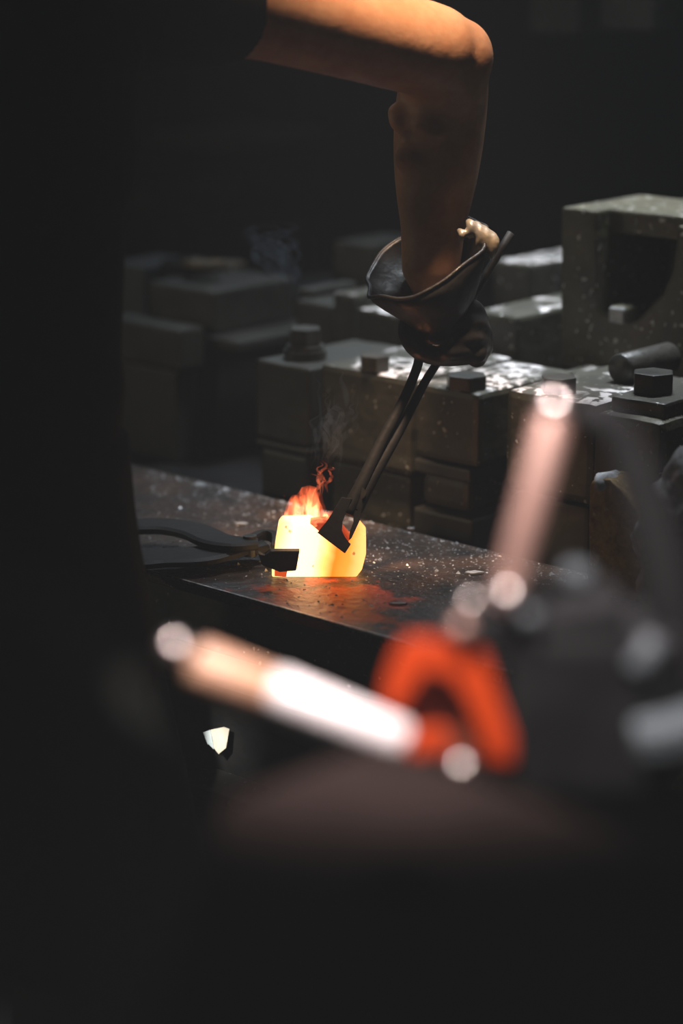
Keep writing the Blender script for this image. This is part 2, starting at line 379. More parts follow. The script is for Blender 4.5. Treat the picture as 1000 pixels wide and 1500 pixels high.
# clamp nut + scraps on A
q = atz(278, 397, az1)
sb = thing('clamp_nut', (q.x, q.y, az1), 'dark flat nut lying on the big smooth block', 'nut')
b = bmesh.new(); hexprism(b, (q.x, q.y, az1), .05, .016, .2); build('nut_body', b, M['cast'], sb)
def scrap(px, py, z, sx, sy, h, m, label, rz=0, name='metal_scrap', cat='scrap', group=None, seed=0):
    random.seed(seed+int(px)); q = atz(px, py, z); n = 8; pts = []
    for k in range(n):
        a = 2*math.pi*k/n; rr = random.uniform(.6, 1.15)
        v = V((math.cos(a)*sx*rr, math.sin(a)*sy*rr, 0)); v.rotate(Matrix.Rotation(rz, 3, 'Z')); pts.append(q+v+V((0, 0, .0004)))
    bm = prism(bmesh.new(), pts, (0, 0, h), bev=min(h*.25, .001))
    for v in bm.verts:
        if v.co.z > z+h*.5: v.co.z += random.uniform(0, h*.8)
    o = build(name, bm, m); me = o.data
    c = sum((v.co for v in me.vertices), V())/len(me.vertices); c.z = z
    for v in me.vertices: v.co -= c
    o.location = c
    return tag(o, label, cat, group)
scrap(300, 391, az1+.0175, .035, .03, .006, M['scrap'], 'tan metal offcut lying on the dark nut at the left', .4)
scrap(338, 392, az1, .03, .03, .005, M['scrap'], 'second tan offcut behind the dark nut, on the pale grey block top', -.3)
for i, (x, y) in enumerate(((314, 404), (340, 395))):
    q = atz(x, y, az1+.003); bm = bmesh.new(); ball(bm, (0, 0, 0), .0035, 10)
    o = build('steel_ball', bm, M['flake'], None, True); o.location = (q.x, q.y, az1+.0035)
    tag(o, ('nearer', 'farther')[i]+' of two tiny bright metal beads on the big smooth block at left', 'bead', 'beads on the big block')
# low rear row of dies so the rack does not end in empty space
tZ, eZ = block('die_block', 'dark iron block in shade behind the big smooth block', 470, 440, Y3+.1, 350, 520, M['machine'], dep=.2, zb=RZT)

# ------------------------------------------------------------------ far machinery
def far_box(name, label, pxy0, pxy1, Y, depth, m, cat, zfloor=None):
    a = atY(*pxy0, Y); b = atY(*pxy1, Y)
    z0 = b.z if zfloor is None else zfloor
    o = build(name, newbox((0, 0, 0), (b.x-a.x, depth, a.z-z0), .01), m); o.location = (a.x, Y, z0)
    return tag(o, label, cat)
press = thing('forging_press', (-3.2, 3.9, 0), 'huge black forging press frame standing in the dark behind the blocks', 'machine')
for nm, lo, hi in (('column', (-4.5, 3.9, 0), (-4.2, 4.5, 2.9)), ('column', (-2.1, 3.9, 0), (-1.8, 4.5, 2.9)), ('bed', (-4.5, 3.8, 0), (-1.8, 4.6, .55)), ('crosshead', (-4.5, 3.8, 2.4), (-1.8, 4.6, 2.9))):
    build(nm, newbox(lo, hi, .02), M['machine'], press)
def rear(name, label, x0, y0, x1, y1, Y, dep, m, slope=False):
    """a box hung on the press frame"""
    a = atY(x0, y0, Y); b = atY(x1, y1, Y)
    build(name, newbox((min(a.x, b.x), Y, min(a.z, b.z)), (max(a.x, b.x), Y+dep, max(a.z, b.z)), .006), m, press)
rear('ram_block', '', 775, -60, 846, 52, 3.0, .9, M['machine'])
rear('ram_block', '', 880, -60, 955, 48, 3.0, .9, M['machine'])
for hx_ in (800, 905):
    ha = atY(hx_, -50, 3.4)
    build('hanger_rod', newbox((ha.x-.03, 3.6, ha.z-.02), (ha.x+.03, 3.66, 2.6), .004), M['machine'], press)
    build('hanger_arm', newbox((ha.x-.03, 3.6, 2.54), (ha.x+.03, 3.85, 2.6), .004), M['machine'], press)
rear('tie_bar', '', 215, 192, 343, 222, 3.7, .3, M['scrap'])
rear('valve_box', '', 190, 276, 214, 308, 3.7, .3, M['scrap'])

# rusty upright block and ashy lump, standing on the bench at right
base = atz(930, 880, BZ)
Yr = base.y
lx = atY(863, 700, Yr).x; rx = base.x; topz = atY(880, 706, Yr).z
ty = thing('rusty_block', ((lx+rx)/2, Yr+.03, BZ), 'upright rust brown block with ashy rounded top, on the bench near the right edge', 'block')
prof = [V((lx, Yr, BZ)), V((rx+.05, Yr, BZ))]
for x, y in ((962, 790), (925, 740), (908, 716), (892, 702), (876, 699), (866, 705), (863, 715)): prof.append(atY(x, y, Yr))
bm = prism(bmesh.new(), prof, (0, .045, 0), bev=.004)
bmesh.ops.triangulate(bm, faces=[f for f in bm.faces if len(f.verts) > 4]); bmesh.ops.subdivide_edges(bm, edges=bm.edges[:], cuts=2, use_grid_fill=True)
for v in bm.verts:
    if v.co.z > BZ+.003: v.co += noise.noise_vector(v.co*60)*.0018
build('body', bm, M['rust'], ty, True)
bm = bmesh.new()
c = atY(879, 711, Yr)+V((0, .02, 0)); ball(bm, c, (.016, .024, .012), 20)
for v in bm.verts: v.co += noise.noise_vector(v.co*70)*.004
build('ash_crust', bm, M['frost'], ty, True)
c = atz(1060, 945, BZ)
tl = thing('slag_lump', (c.x, c.y, BZ), 'craggy lump crusted in white ash at the right edge', 'stone')
top = atd(1006, 672, (c-CAM).dot(FWD)+.02)
bm = bmesh.new(); rr = bmesh.ops.create_icosphere(bm, subdivisions=5, radius=1)
hh = top.z-BZ
for v in bm.verts:
    n = v.co.copy(); v.co = V((top.x+n.x*.05, top.y+.01+n.y*.06, BZ+hh/2+n.z*hh/2)); v.co += n*noise.noise(v.co*28)*.022+n*noise.noise(v.co*80)*.007
    v.co.z = max(v.co.z, BZ)
build('body', bm, M['frost'], tl, True)

# ------------------------------------------------------------------ billet
Yb = atz(470, 846, BZ).y
PB0 = atz(470, 846, BZ)
def atF(px, py, off=0):
    q = ray(px, py); return CAM + q*(((PB0-CAM).dot(FW)+off)/q.dot(FW))
bil = [(398, 846), (398, 833), (403, 800), (407, 776), (412, 770), (455, 769), (503, 811), (524, 773), (536, 787), (536, 812), (530, 835), (522, 846)]
pts = [atF(x, y) for x, y in bil]
pts[0].z = BZ+.0005; pts[-1].z = BZ+.0005
O = V((pts[1].x, pts[1].y, BZ))
hot = bpy.data.materials.new('glowing_steel'); hot.use_nodes = True
nt = hot.node_tree; b = nt.nodes['Principled BSDF']; N = nt.nodes.new; L = nt.links.new
b.inputs['Base Color'].default_value = (.25, .08, .03, 1); b.inputs['Roughness'].default_value = .7
tc = N('ShaderNodeTexCoord'); dt = N('ShaderNodeVectorMath'); dt.operation = 'DOT_PRODUCT'; dt.inputs[1].default_value = RT; L(tc.outputs['Object'], dt.inputs[0])
sp = N('ShaderNodeSeparateXYZ'); L(tc.outputs['Object'], sp.inputs[0])
nn = N('ShaderNodeTexNoise'); nn.inputs['Scale'].default_value = 30; L(tc.outputs['Object'], nn.inputs['Vector'])
W = (pts[-4]-O).dot(RT)
ma = N('ShaderNodeMath'); ma.operation = 'MULTIPLY_ADD'; L(sp.outputs['Z'], ma.inputs[0]); ma.inputs[1].default_value = -.16; L(dt.outputs['Value'], ma.inputs[2])
mr = N('ShaderNodeMapRange'); mr.inputs['From Min'].default_value = 0; mr.inputs['From Max'].default_value = W; L(ma.outputs[0], mr.inputs['Value'])
m2 = N('ShaderNodeMath'); m2.operation = 'MULTIPLY_ADD'; L(nn.outputs['Fac'], m2.inputs[0]); m2.inputs[1].default_value = .16; L(mr.outputs[0], m2.inputs[2])
cr = N('ShaderNodeValToRGB'); E = cr.color_ramp.elements
E[0].position = 0; E[0].color = (1.3, .60, .16, 1); E[1].position = 1; E[1].color = (1.5, .75, .22, 1)
for pos, col in ((.12, (2.2, 1.3, .5, 1)), (.22, (3.6, 2.0, .85, 1)), (.50, (3.4, 1.8, .75, 1)), (.60, (2.2, .85, .2, 1)), (.70, (1.9, .28, .015, 1)), (.86, (1.8, .42, .05, 1)), (.94, (1.6, .62, .16, 1))):
    e = E.new(pos); e.color = col
L(m2.outputs[0], cr.inputs[0])
# dark scale spots
n4 = N('ShaderNodeTexNoise'); n4.inputs['Scale'].default_value = 120; L(tc.outputs['Object'], n4.inputs['Vector'])
r4 = N('ShaderNodeMapRange'); r4.inputs['From Min'].default_value = .70; r4.inputs['From Max'].default_value = .76; r4.inputs['To Min'].default_value = 1; r4.inputs['To Max'].default_value = .35; L(n4.outputs['Fac'], r4.inputs['Value'])
st = N('ShaderNodeMath'); st.operation = 'MULTIPLY'; st.inputs[1].default_value = 1.15; L(r4.outputs[0], st.inputs[0])
L(cr.outputs[0], b.inputs['Emission Color']); L(st.outputs[0], b.inputs['Emission Strength'])
bi = thing('glowing_billet', O, 'white and orange glowing hot steel billet gripped by two tongs on the bench', 'billet')
bm = prism(bmesh.new(), pts, FW*.045, bev=.0022, seg=3)
for v in bm.verts: v.co -= O
o = build('billet_body', bm, hot, bi); o.matrix_parent_inverse = Matrix.Identity(4)
# orange recessed foot seen under the left jaw
hot2 = mat('cooler_glow', (.2, .05, .02), .7, emis=(.75, .085, .012), es=.9, noise_scale=60, col2=(.1, .03, .01))
build('cooler_recess', prism(bmesh.new(), [atF(x, y, -.001) for x, y in ((402, 844), (402, 834), (421, 834), (419, 845))], FW*.01), hot2, bi)

pts_ = [atF(x, y, .004) for x, y in ((452, 768), (503, 812), (512, 790), (497, 772), (478, 766))]
build('scaled_shoulder', prism(bmesh.new(), pts_, FW*.03, bev=.001), mat('dull_red_scale', (.12, .03, .015), .8, noise_scale=140, col2=(.05, .015, .01), bump=1, bump_scale=150, emis=(.5, .045, .01), es=.8), bi)
# bench glow before the billet is part light, part painted red. Flakes of scale:
scrap(697, 841, BZ, .014, .006, .0015, M['flake'], 'largest pale flake of scale, right end of the bench by the blurred bar', .9, 'scale_flake', 'flake')
scrap(583, 886, BZ, .011, .004, .0015, M['flake'], 'grey flake of scale near the bench front edge, right of the billet', .75, 'scale_flake', 'flake')
scrap(353, 769, BZ, .012, .005, .0015, M['flake'], 'pale flake of scale behind the left tongs', .6, 'scale_flake', 'flake')
scrap(293, 711, BZ, .010, .007, .0015, M['flake'], 'pale flake of scale at the back left of the bench', .4, 'scale_flake', 'flake')
scrap(246, 804, BZ, .008, .004, .0015, M['flake'], 'pale flake of scale between the reins of the left tongs', .5, 'scale_flake', 'flake')
scrap(602, 776, BZ, .006, .004, .0015, M['flake'], 'small pale flake of scale at the back edge right of the tongs', .5, 'scale_flake', 'flake')
# countless crumbs of scale
random.seed(11); bm = bmesh.new()
for k in range(2600):
    px = random.uniform(215, 960)
    z = BZ+.0003
    t = random.random()
    yb = 693+(px-235)*.235; yf = 838+(px-235)*.28
    py = yb+(yf-yb)*(t**1.9)*.98
    if random.random() < .35 and t > .5: continue
    q = atz(px, py, BZ)
    if q.y > YB-.004: continue
    s = random.uniform(.0004, .0022) if random.random() < .93 else random.uniform(.002, .0042)
    a = random.random()*6.28; u = V((math.cos(a), math.sin(a), 0)); w = V((-u.y, u.x, 0))
    k1 = random.uniform(.4, 1)
    vs = [bm.verts.new(q+u*s), bm.verts.new(q+w*s*k1), bm.verts.new(q-u*s*.9), bm.verts.new(q-w*s*.7*k1)]
    tp = bm.verts.new(q+V((0, 0, s*random.uniform(.3, .9)))+u*s*.2)
    for i in range(4): bm.faces.new((vs[i], vs[(i+1) % 4], tp))
o = build('scale_crumbs', bm, mat('crumb_scale', (.14, .15, .16), .3, 0, .8, 300, (.5, .52, .55))); tag(o, 'fine grey crumbs of forge scale strewn over the bench plate', 'scale', kind='stuff')

# ------------------------------------------------------------------ tongs
def blade(bm, pl, n_off, th):
    prism(bm, pl, V(n_off).normalized()*th, bev=min(.0015, th*.3))
# left tongs lie just above bench, held by hidden left hand
Zt = BZ+.022
tl_ = thing('blacksmith_tongs', atz(375, 795, BZ+.02), 'black tongs lying flat from the worker to the left end of the billet', 'tongs')
def flatbar(name, pxs, widths, z, th, parent, m, taper=None):
    pts = [atz(x, y, z) for x, y in pxs]; P = smoothpath(pts, 6)
    Wd = []
    for i in range(len(widths)-1):
        for k in range(6): Wd.append(widths[i]+(widths[i+1]-widths[i])*k/6)
    Wd.append(widths[-1])
    bm = bmesh.new(); rings = []
    for i, p in enumerate(P):
        t = (P[min(i+1, len(P)-1)]-P[max(i-1, 0)]).normalized(); s = V((-t.y, t.x, 0)).normalized()*Wd[i]/2; h = V((0, 0, th/2))
        rings.append([bm.verts.new(p+q) for q in (s*.8+h, s+h*.5, s-h*.5, s*.8-h, -s*.8-h, -s-h*.5, -s+h*.5, -s*.8+h)])
    for a, b_ in zip(rings, rings[1:]):
        for k in range(8): bm.faces.new((a[k], a[(k+1) % 8], b_[(k+1) % 8], b_[k]))
    bm.faces.new(rings[0][::-1]); bm.faces.new(rings[-1])
    return build(name, bm, m, parent, False)
flatbar('rein', [(100, 775), (180, 772), (240, 771), (285, 779), (315, 792), (345, 797), (378, 797)], [.040, .044, .046, .046, .044, .040, .02], Zt+.004, .010, tl_, M['tong'])
flatbar('rein', [(100, 800), (180, 820), (240, 817), (290, 815), (330, 806), (365, 800), (385, 806)], [.046, .054, .060, .060, .054, .040, .02], Zt-.006, .010, tl_, M['tong'])
q = atz(366, 799, Zt); bm = bmesh.new(); tube(bm, [q-V((0, 0, .012)), q+V((0, 0, .012))], .008, 20); build('rivet', bm, M['boltm'], tl_)
# ring-shaped upper jaw web behind, with a loop
flatbar('jaw', [(362, 795), (385, 784), (402, 788), (404, 806)], [.012, .008, .009, .012], Zt+.002, .012, tl_, M['tong'])
# front jaw: solid chisel block in front of the billet
yj = 0
jp = [(378, 806), (388, 812), (396, 803), (439, 803), (434, 832), (410, 834), (384, 824)]
bm = bmesh.new(); blade(bm, [atF(x, y, -.004) for x, y in jp], -FW, .012); build('jaw', bm, M['tong'], tl_)

# rising tongs
def at_line(px, py, d): return atd(px, py, d)
dT = proj(atF(505, 800, -.002))[2]       # tip depth
dH = dT+.02
tr = thing('blacksmith_tongs', atd(515, 770, dT), 'long black tongs rising steeply from the billet to the gloved hand', 'tongs')
toward = -FWD
def pxblade(name, pl, d0, th, m, parent, bev=.0012):
    pts = [atd(x, y, d0) for x, y in pl]
    bm = prism(bmesh.new(), pts, FWD*th, bev=bev); return build(name, bm, m, parent)
tipd = dT-.012
pxblade('jaw', [(505, 811), (514, 797), (504, 788), (499, 778), (500, 764), (508, 748), (516, 730), (500, 728), (486, 752), (478, 764), (470, 776), (464, 780)], tipd, .012, M['tong'], tr)
pxblade('jaw', [(511, 792), (515, 788), (527, 762), (531, 742), (530, 728), (516, 728), (514, 745), (519, 757), (519, 765), (512, 778)], tipd+.004, .008, M['tong'], tr)
def rein(pxs, rads, ds):
    pts = smoothpath([atd(x, y, d) for (x, y), d in zip(pxs, ds)], 6); rr = []
    for i in range(len(rads)-1):
        for k in range(6): rr.append(rads[i]+(rads[i+1]-rads[i])*k/6)
    rr.append(rads[-1]); bm = bmesh.new(); tube(bm, pts, rr, 14); return build('rein', bm, M['tong'], tr, True)
rein([(508, 752), (530, 708), (560, 645), (590, 588), (610, 540), (624, 495), (690, 400)], [.0085, .0075, .0065, .0058, .0055, .0055, .005], [dT-.004, dT, dT+.01, dT+.02, dT+.03, dT+.035, dT+.03])
rein([(520, 748), (545, 700), (585, 630), (622, 560), (642, 528), (660, 490), (748, 341)], [.0085, .0075, .0058, .005, .0048, .0048, .0045], [dT, dT+.006, dT+.02, dT+.035, dT+.045, dT+.05, dT+.06])
q = atd(527, 722, dT-.008); bm = bmesh.new(); tube(bm, [q, q+FWD*.02], .007, 16); build('rivet', bm, M['boltm'], tr)

# ------------------------------------------------------------------ worker
sh_r = atd(215, 5, 2.47)
el = atd(655, 82, 2.68)
wr = atd(630, 410, 2.765)
hd = atd(655, 490, 2.755)
body_c = atd(-40, 300, 2.42); bx, by = body_c.x, body_c.y
# pelvis frame: facing roughly +Y
side = (V((sh_r.x, sh_r.y, 0))-V((bx, by, 0))); 
S = V((1, 0, 0)); F = V((0, 1, 0))
def B(s, f, z): return V((bx, by, 0))+S*s+F*f+V((0, 0, z))
per = thing('person', (bx, by, 0), 'worker in black clothes seen from behind, bare arm reaching over the bench with gloved tongs', 'person')
bm = bmesh.new()
# torso
tube(bm, smoothpath([B(0, -.02, .86), B(0, -.02, .98), B(0, 0, 1.12), B(0, .01, 1.28), B(0, .01, 1.40), B(0, 0, 1.48)], 4), [.15]*4+[.16]*4+[.145]*4+[.165]*4+[.18, .17, .14, .10]+[.07], 24, up=(0, 1, 0), flat=.72)
tube(bm, [B(0, 0, 1.42), B(0, .02, 1.50), B(0, .05, 1.57)], [.07, .06, .058], 18)
ball(bm, B(0, .075, 1.66), (.075, .095, .115), 24); ball(bm, B(0, .115, 1.605), (.052, .06, .055), 18)
ball(bm, B(0, .17, 1.645), (.013, .018, .022), 12)
for s in (-1, 1): ball(bm, B(s*.077, .06, 1.65), (.012, .022, .034), 12)
ball(bm, B(0, .165, 1.607), (.024, .012, .007), 12)
shr = sh_r
tube(bm, smoothpath([B(.07, 0, 1.42), shr], 3), .062, 18)
ball(bm, shr, .066, 16)
arm = smoothpath([shr, atd(350, 2, 2.535), atd(500, 38, 2.60), atd(600, 66, 2.65), atd(655, 80, 2.68)], 5)
rad = [.064, .063, .062, .061, .060, .059, .058, .0575, .057, .056, .0555, .055, .0545, .054, .0535, .053, .053, .0525, .052, .0505, .048]
tube(bm, arm, rad[:len(arm)], 24)
ball(bm, atd(668, 84, 2.688), (.043, .043, .045), 20)      # elbow point
fore = smoothpath([atd(655, 85, 2.68), atd(646, 160, 2.735), atd(638, 260, 2.752), atd(633, 350, 2.762), wr], 5)
fr = [.047+.010*math.sin(min(1, i/14)*math.pi)-.0007*i for i in range(len(fore))]
tube(bm, fore, fr, 22)
# flesh folds on the inside of the bent elbow
for (x0, y0, x1, y1, r, d) in ((576, 150, 590, 196, .011, 2.705), (606, 172, 645, 202, .010, 2.69), (578, 226, 620, 234, .016, 2.715)):
    tube(bm, smoothpath([atd(x0, y0, d), atd((x0+x1)/2-3, (y0+y1)/2+3, d-.004), atd(x1, y1, d)], 3), [r*.5, r*.9, r, r, r, r*.9, r*.5][:7], 12)
# palm of right hand
tube(bm, [wr, wr.lerp(hd, .3), wr.lerp(hd, .6)], [.030, .026, .020], 18, flat=.7)
# left arm, reaching to the left tongs hidden by the torso
lh = atz(100, 790, BZ+.05)
sl = B(-.19, 0, 1.42); ell = B(-.27, .04, 1.13)
tube(bm, smoothpath([B(-.06, 0, 1.42), sl], 3), .062, 18); ball(bm, sl, .066, 16)
tube(bm, smoothpath([sl, sl.lerp(ell, .5), ell], 4), [.062, .06, .058, .056, .054, .052, .05, .047, .045], 20)
tube(bm, smoothpath([ell, ell.lerp(lh, .5), lh], 4), [.045, .046, .046, .044, .042, .038, .034, .031, .029], 20)
ball(bm, lh, (.045, .05, .03), 16)
# legs
for s in (-1, 1):
    tube(bm, smoothpath([B(s*.09, -.02, .92), B(s*.11, 0, .70), B(s*.13, .02, .50), B(s*.14, -.01, .30), B(s*.145, -.03, .09)], 4), [.095, .093, .09, .086, .082, .076, .07, .064, .058, .06, .06, .058, .054, .048, .043, .038, .037], 20)
    tube(bm, [B(s*.145, -.06, .045), B(s*.15, .03, .045), B(s*.155, .13, .03)], [.036, .04, .025], 16)
body = build('body', bm, M['skin'], per, True); remesh(body, .006, 12)
# eyes, hair
bm = bmesh.new()
bm.free()
for s in (-1, 1):
    bm = bmesh.new(); ball(bm, B(s*.032, .158, 1.665), .012, 14); build('eye', bm, M['eye'], per, True)
bm = bmesh.new(); ball(bm, B(0, .062, 1.69), (.084, .10, .105), 24)
for v in bm.verts: v.co += noise.noise_vector(v.co*40)*.004
build('hair', bm, M['hair'], per, True)
# t-shirt
bm = bmesh.new()
tube(bm, smoothpath([B(0, -.02, .84), B(0, -.02, .98), B(0, 0, 1.12), B(0, .01, 1.28), B(0, .01, 1.40), B(0, 0, 1.485)], 4), [.175]*4+[.176]*4+[.168]*4+[.182]*4+[.197, .187, .16, .12]+[.085], 28, up=(0, 1, 0), flat=.74)
sleeve_end = atd(338, 2, 2.53)
sdir = (atd(352, 2, 2.537)-shr).normalized()
tube(bm, [B(.06, 0, 1.42), shr, shr.lerp(sleeve_end, .5), sleeve_end-sdir*.01, sleeve_end+sdir*.006], [.068, .074, .069, .0645, .064], 26)
slf = ell.lerp(sl, .35)
tube(bm, [B(-.06, 0, 1.42), sl, sl.lerp(slf, .5), slf], [.07, .078, .072, .068], 24)
shirt = build('black_shirt', bm, M['cloth'], per, True); remesh(shirt, .007, 3)
# apron / work skirt hanging over hips, hem reaching lower right
bm = bmesh.new()
tube(bm, smoothpath([B(0, -.01, 1.02), B(0, -.01, .90), B(.01, 0, .76), B(.03, .01, .60), B(.04, .01, .50)], 5), [.178+.0022*i for i in range(21)], 40, up=(0, 1, 0), flat=.78)
for v in bm.verts:
    v.co += noise.noise_vector(V((v.co.x*8, v.co.y*8, v.co.z*2)))*.012*(1.1-v.co.z)*2
build('work_apron', bm, M['cloth'], per, True)
bm = bmesh.new()
for s in (-1, 1):
    tube(bm, smoothpath([B(s*.075, -.02, .95), B(s*.115, 0, .70), B(s*.135, .02, .50), B(s*.145, -.01, .30), B(s*.15, -.03, .07)], 4), [.115, .114, .112, .108, .104, .10, .096, .092, .09, .088, .087, .086, .084, .082, .082, .084, .088], 24)
tr_o = build('black_trousers', bm, M['trouser'], per, True); remesh(tr_o, .009, 3)
for s in (-1, 1):
    bm = bmesh.new(); tube(bm, smoothpath([B(s*.15, -.10, .05), B(s*.15, -.04, .06), B(s*.155, .08, .055), B(s*.16, .18, .04)], 4), [.03, .045, .05, .05, .05, .05, .051, .052, .052, .05, .046, .04, .028], 20, flat=.9)
    for v in bm.verts: v.co.z = max(.002, v.co.z)
    build('boot', bm, M['boot'], per, True)
# right glove : fingers around the reins + wide open gauntlet cuff
gl = bmesh.new()
tube(gl, smoothpath([atd(636, 440, 2.735), atd(648, 465, 2.745), atd(662, 495, 2.752), atd(668, 508, 2.755)], 4), [.030, .033, .036, .038, .04, .041, .041, .041, .040, .038, .035, .03, .025], 22, flat=.75)
fing = [ # knuckle, mid, tip: wrap from right/back to camera side of reins
 [(700, 470), (692, 452), (664, 450), (640, 462)], [(706, 490), (697, 474), (668, 474), (640, 484)],
 [(706, 508), (696, 496), (668, 496), (640, 504)], [(698, 522), (686, 514), (662, 515), (642, 520)]]
for i, f in enumerate(fing):
    ds = [2.755, 2.725, 2.708, 2.722]
    P = smoothpath([atd(x, y, d) for (x, y), d in zip(f, ds)], 4)
    tube(gl, P, [.0125-.0003*k for k in range(len(P))], 12); ball(gl, P[-1], .009, 10); ball(gl, P[0], .0135, 10)
P = smoothpath([atd(604, 462, 2.735), atd(600, 485, 2.728), atd(615, 508, 2.722), atd(650, 519, 2.722), atd(700, 518, 2.73)], 4)
tube(gl, P, [.012+.003*math.sin(k/16*math.pi) for k in range(len(P))], 14); ball(gl, P[-1], .011, 10); ball(gl, P[0], .014, 10)
glo = build('leather_glove', gl, M['leather'], per, True); remesh(glo, .0035, 3)
# cuff loft: rings from wrist to flared rim
def cuff_ring(c, rx_, ry_, tilt, dep, n=64, wob=0, ph=0, k=5):
    out = []
    for i in range(n):
        a = 2*math.pi*i/n; r = 1+wob*math.sin(k*a+ph)+wob*.6*math.sin(9*a+ph*2)
        x = math.cos(a)*rx_*r; y = math.sin(a)*ry_*r
        X = x*math.cos(tilt)-y*math.sin(tilt); Y = x*math.sin(tilt)+y*math.cos(tilt)
        # depth: lower side of the ellipse is the near side (cup opens upwards)
        out.append(atd(c[0]+X, c[1]+Y, dep-math.sin(a)*rx_/FPX*2.72*.95))
    return out
rings = [cuff_ring((622, 378), 98, 42, math.radians(-28), 2.735, wob=.035, ph=.4),
         cuff_ring((625, 388), 96, 43, math.radians(-28), 2.735, wob=.03, ph=.4),
         cuff_ring((632, 408), 84, 44, math.radians(-28), 2.738, wob=.03, ph=.8),
         cuff_ring((638, 430), 68, 40, math.radians(-26), 2.738, wob=.035, ph=1.2),
         cuff_ring((641, 452), 55, 34, math.radians(-22), 2.738, wob=.03, ph=1.7),
         cuff_ring((645, 474), 47, 28, math.radians(-16), 2.735, wob=.02, ph=2.0)]
bm = bmesh.new(); RR = [[bm.verts.new(p) for p in r] for r in rings]
for a, b_ in zip(RR, RR[1:]):
    for k in range(64): bm.faces.new((a[k], a[(k+1) % 64], b_[(k+1) % 64], b_[k]))
for v in bm.verts: v.co += noise.noise_vector(v.co*22)*.006
bmesh.ops.subdivide_edges(bm, edges=bm.edges[:], cuts=1, use_grid_fill=True)
bmesh.ops.solidify(bm, geom=bm.faces[:], thickness=.0022)
cuf = build('gauntlet_cuff', bm, M['leather'], per, True)
# hem bead round the rim
bm = bmesh.new(); P = rings[0]; P = [p+noise.noise_vector(p*22)*.006 for p in P]
tube(bm, P+[P[0]], .0022, 8, cap=False); build('cuff_hem', bm, M['leather'], per, True)
# crumpled shiny folds on the outer right of the cuff
fold = mat('worn_foil_lining', (.35, .34, .32), .35, .3, .5, 25, (.5, .42, .28), .6, 40)
bm = bmesh.new()
for i, (x, y0, y1, r) in enumerate(((690, 322, 350, .006), (702, 324, 366, .006), (712, 330, 372, .0065), (722, 338, 380, .007), (676, 336, 356, .0045))):
    P = smoothpath([atd(x-6, y0, 2.712), atd(x+1, (y0+y1)/2-3, 2.703), atd(x-3, y1, 2.708)], 4)
    tube(bm, P, [r*.35, r*.7, r*.9, r, r, r*.9, r*.8, r*.6, r*.3], 12)
fo = build('folded_lining', bm, fold, per, True); remesh(fo, .0022, 2)
# left glove
bm = bmesh.new(); ball(bm, lh, (.05, .055, .036), 18)
dirv = (ell-lh).normalized()
tube(bm, [lh, lh+dirv*.06, lh+dirv*.16], [.04, .045, .062], 20)
for i in range(4):
    q = lh+V((.018*(i-1.5)*1.1, 0, 0)); tube(bm, smoothpath([q+V((0, .03, .02)), q+V((0, .05, -.005)), q+V((0, .025, -.03))], 3), .0115, 10)
tube(bm, [lh+V((.04, 0, 0)), lh+V((.055, .03, -.01)), lh+V((.03, .045, -.025))], [.014, .013, .011], 10)
g2_ = build('leather_glove', bm, M['leather'], per, True); remesh(g2_, .005, 3)

# ------------------------------------------------------------------ pale scrap on the floor glimpsed under the bench
shelf = thing('storage_box', (0, 0, 0), 'open dark box under the bench behind the pale crumpled wrapper', 'box')
q = atY(316, 1085, YF-.05); dS = proj(q)[2]
q_wrap = q.copy()
shelf.location = (q.x, q.y+.05, 0)
build('body', newbox((q.x-.2, q.y+.03, 0), (q.x+.2, q.y+.2, q.z+.05), .006), M['cast'], shelf)
wp = thing('crumpled_wrapper', (q.x, q.y, q.z-.02), 'small pale crumpled paper wedge glimpsed low beneath the bench', 'wrapper')
def pl(name, P, m, off=0): 
    bm = prism(bmesh.new(), [atd(x, y, dS-off) for x, y in P], FWD*.003, bev=.0006); build(name, bm, m, wp)
pl('blue_flap', [(297, 1073), (308, 1069), (312, 1088), (304, 1091)], M['papblue'])
pl('cream_fold', [(308, 1069), (328, 1065), (336, 1068), (331, 1096), (320, 1105), (313, 1096), (312, 1086)], M['paper'], .002)
pl('blue_flap', [(304, 1089), (312, 1087), (313, 1098)], M['papblue'], .001)
build('wooden_shelf', newbox((q.x-.2, q.y-.03, q.z-.06), (q.x+.2, q.y+.025, q.z-.045), .003), M['machine'], shelf)

# ------------------------------------------------------------------ blurred foreground machine
D = 1.45
def cyl(name, a, b_, r, m, parent, n=24, r2=None):
    bm = bmesh.new(); d = (b_-a).normalized(); L_ = (b_-a).length; e = min(r*.3, L_*.2)
    r2 = r if r2 is None else r2
    tube(bm, [a, a+d*e, b_-d*e, b_], [r*.8, r, r2, r2*.8], n); return build(name, bm, m, parent, True)
def fbox(name, c, u, half, m, parent, bev=.003, rot=None):
    """box centred at c, half sizes along world x,y,z optionally rotated"""
    bm = newbox((-half[0], -half[1], -half[2]), half, bev)
    R = rot or Matrix.Identity(3)
    for v in bm.verts: v.co = R @ v.co + V(c)
    return build(name, bm, m, parent)
camR = Matrix((RT, FW, V((0, 0, 1)))).transposed()
hub = atd(700, 1010, D)
mc = thing('clamping_fixture', (hub.x, hub.y, 0), 'out of focus black fixture with orange bracket and two bright lever bars in the foreground', 'machine')
# pedestal / casting
def rotY(a): return camR @ Matrix.Rotation(a, 3, 'Y')
fbox('casting', atd(860, 1020, D+.05), 0, (.052, .045, .052), M['cast'], mc, .008, camR)
fbox('pedestal', V((hub.x, hub.y, .48))+FW*.06+RT*.075, 0, (.085, .06, .48), M['cast'], mc, .01, camR)
fbox('casting_cap', atd(790, 900, D+.03), 0, (.05, .035, .011), M['cast'], mc, .006, rotY(math.radians(-6)))
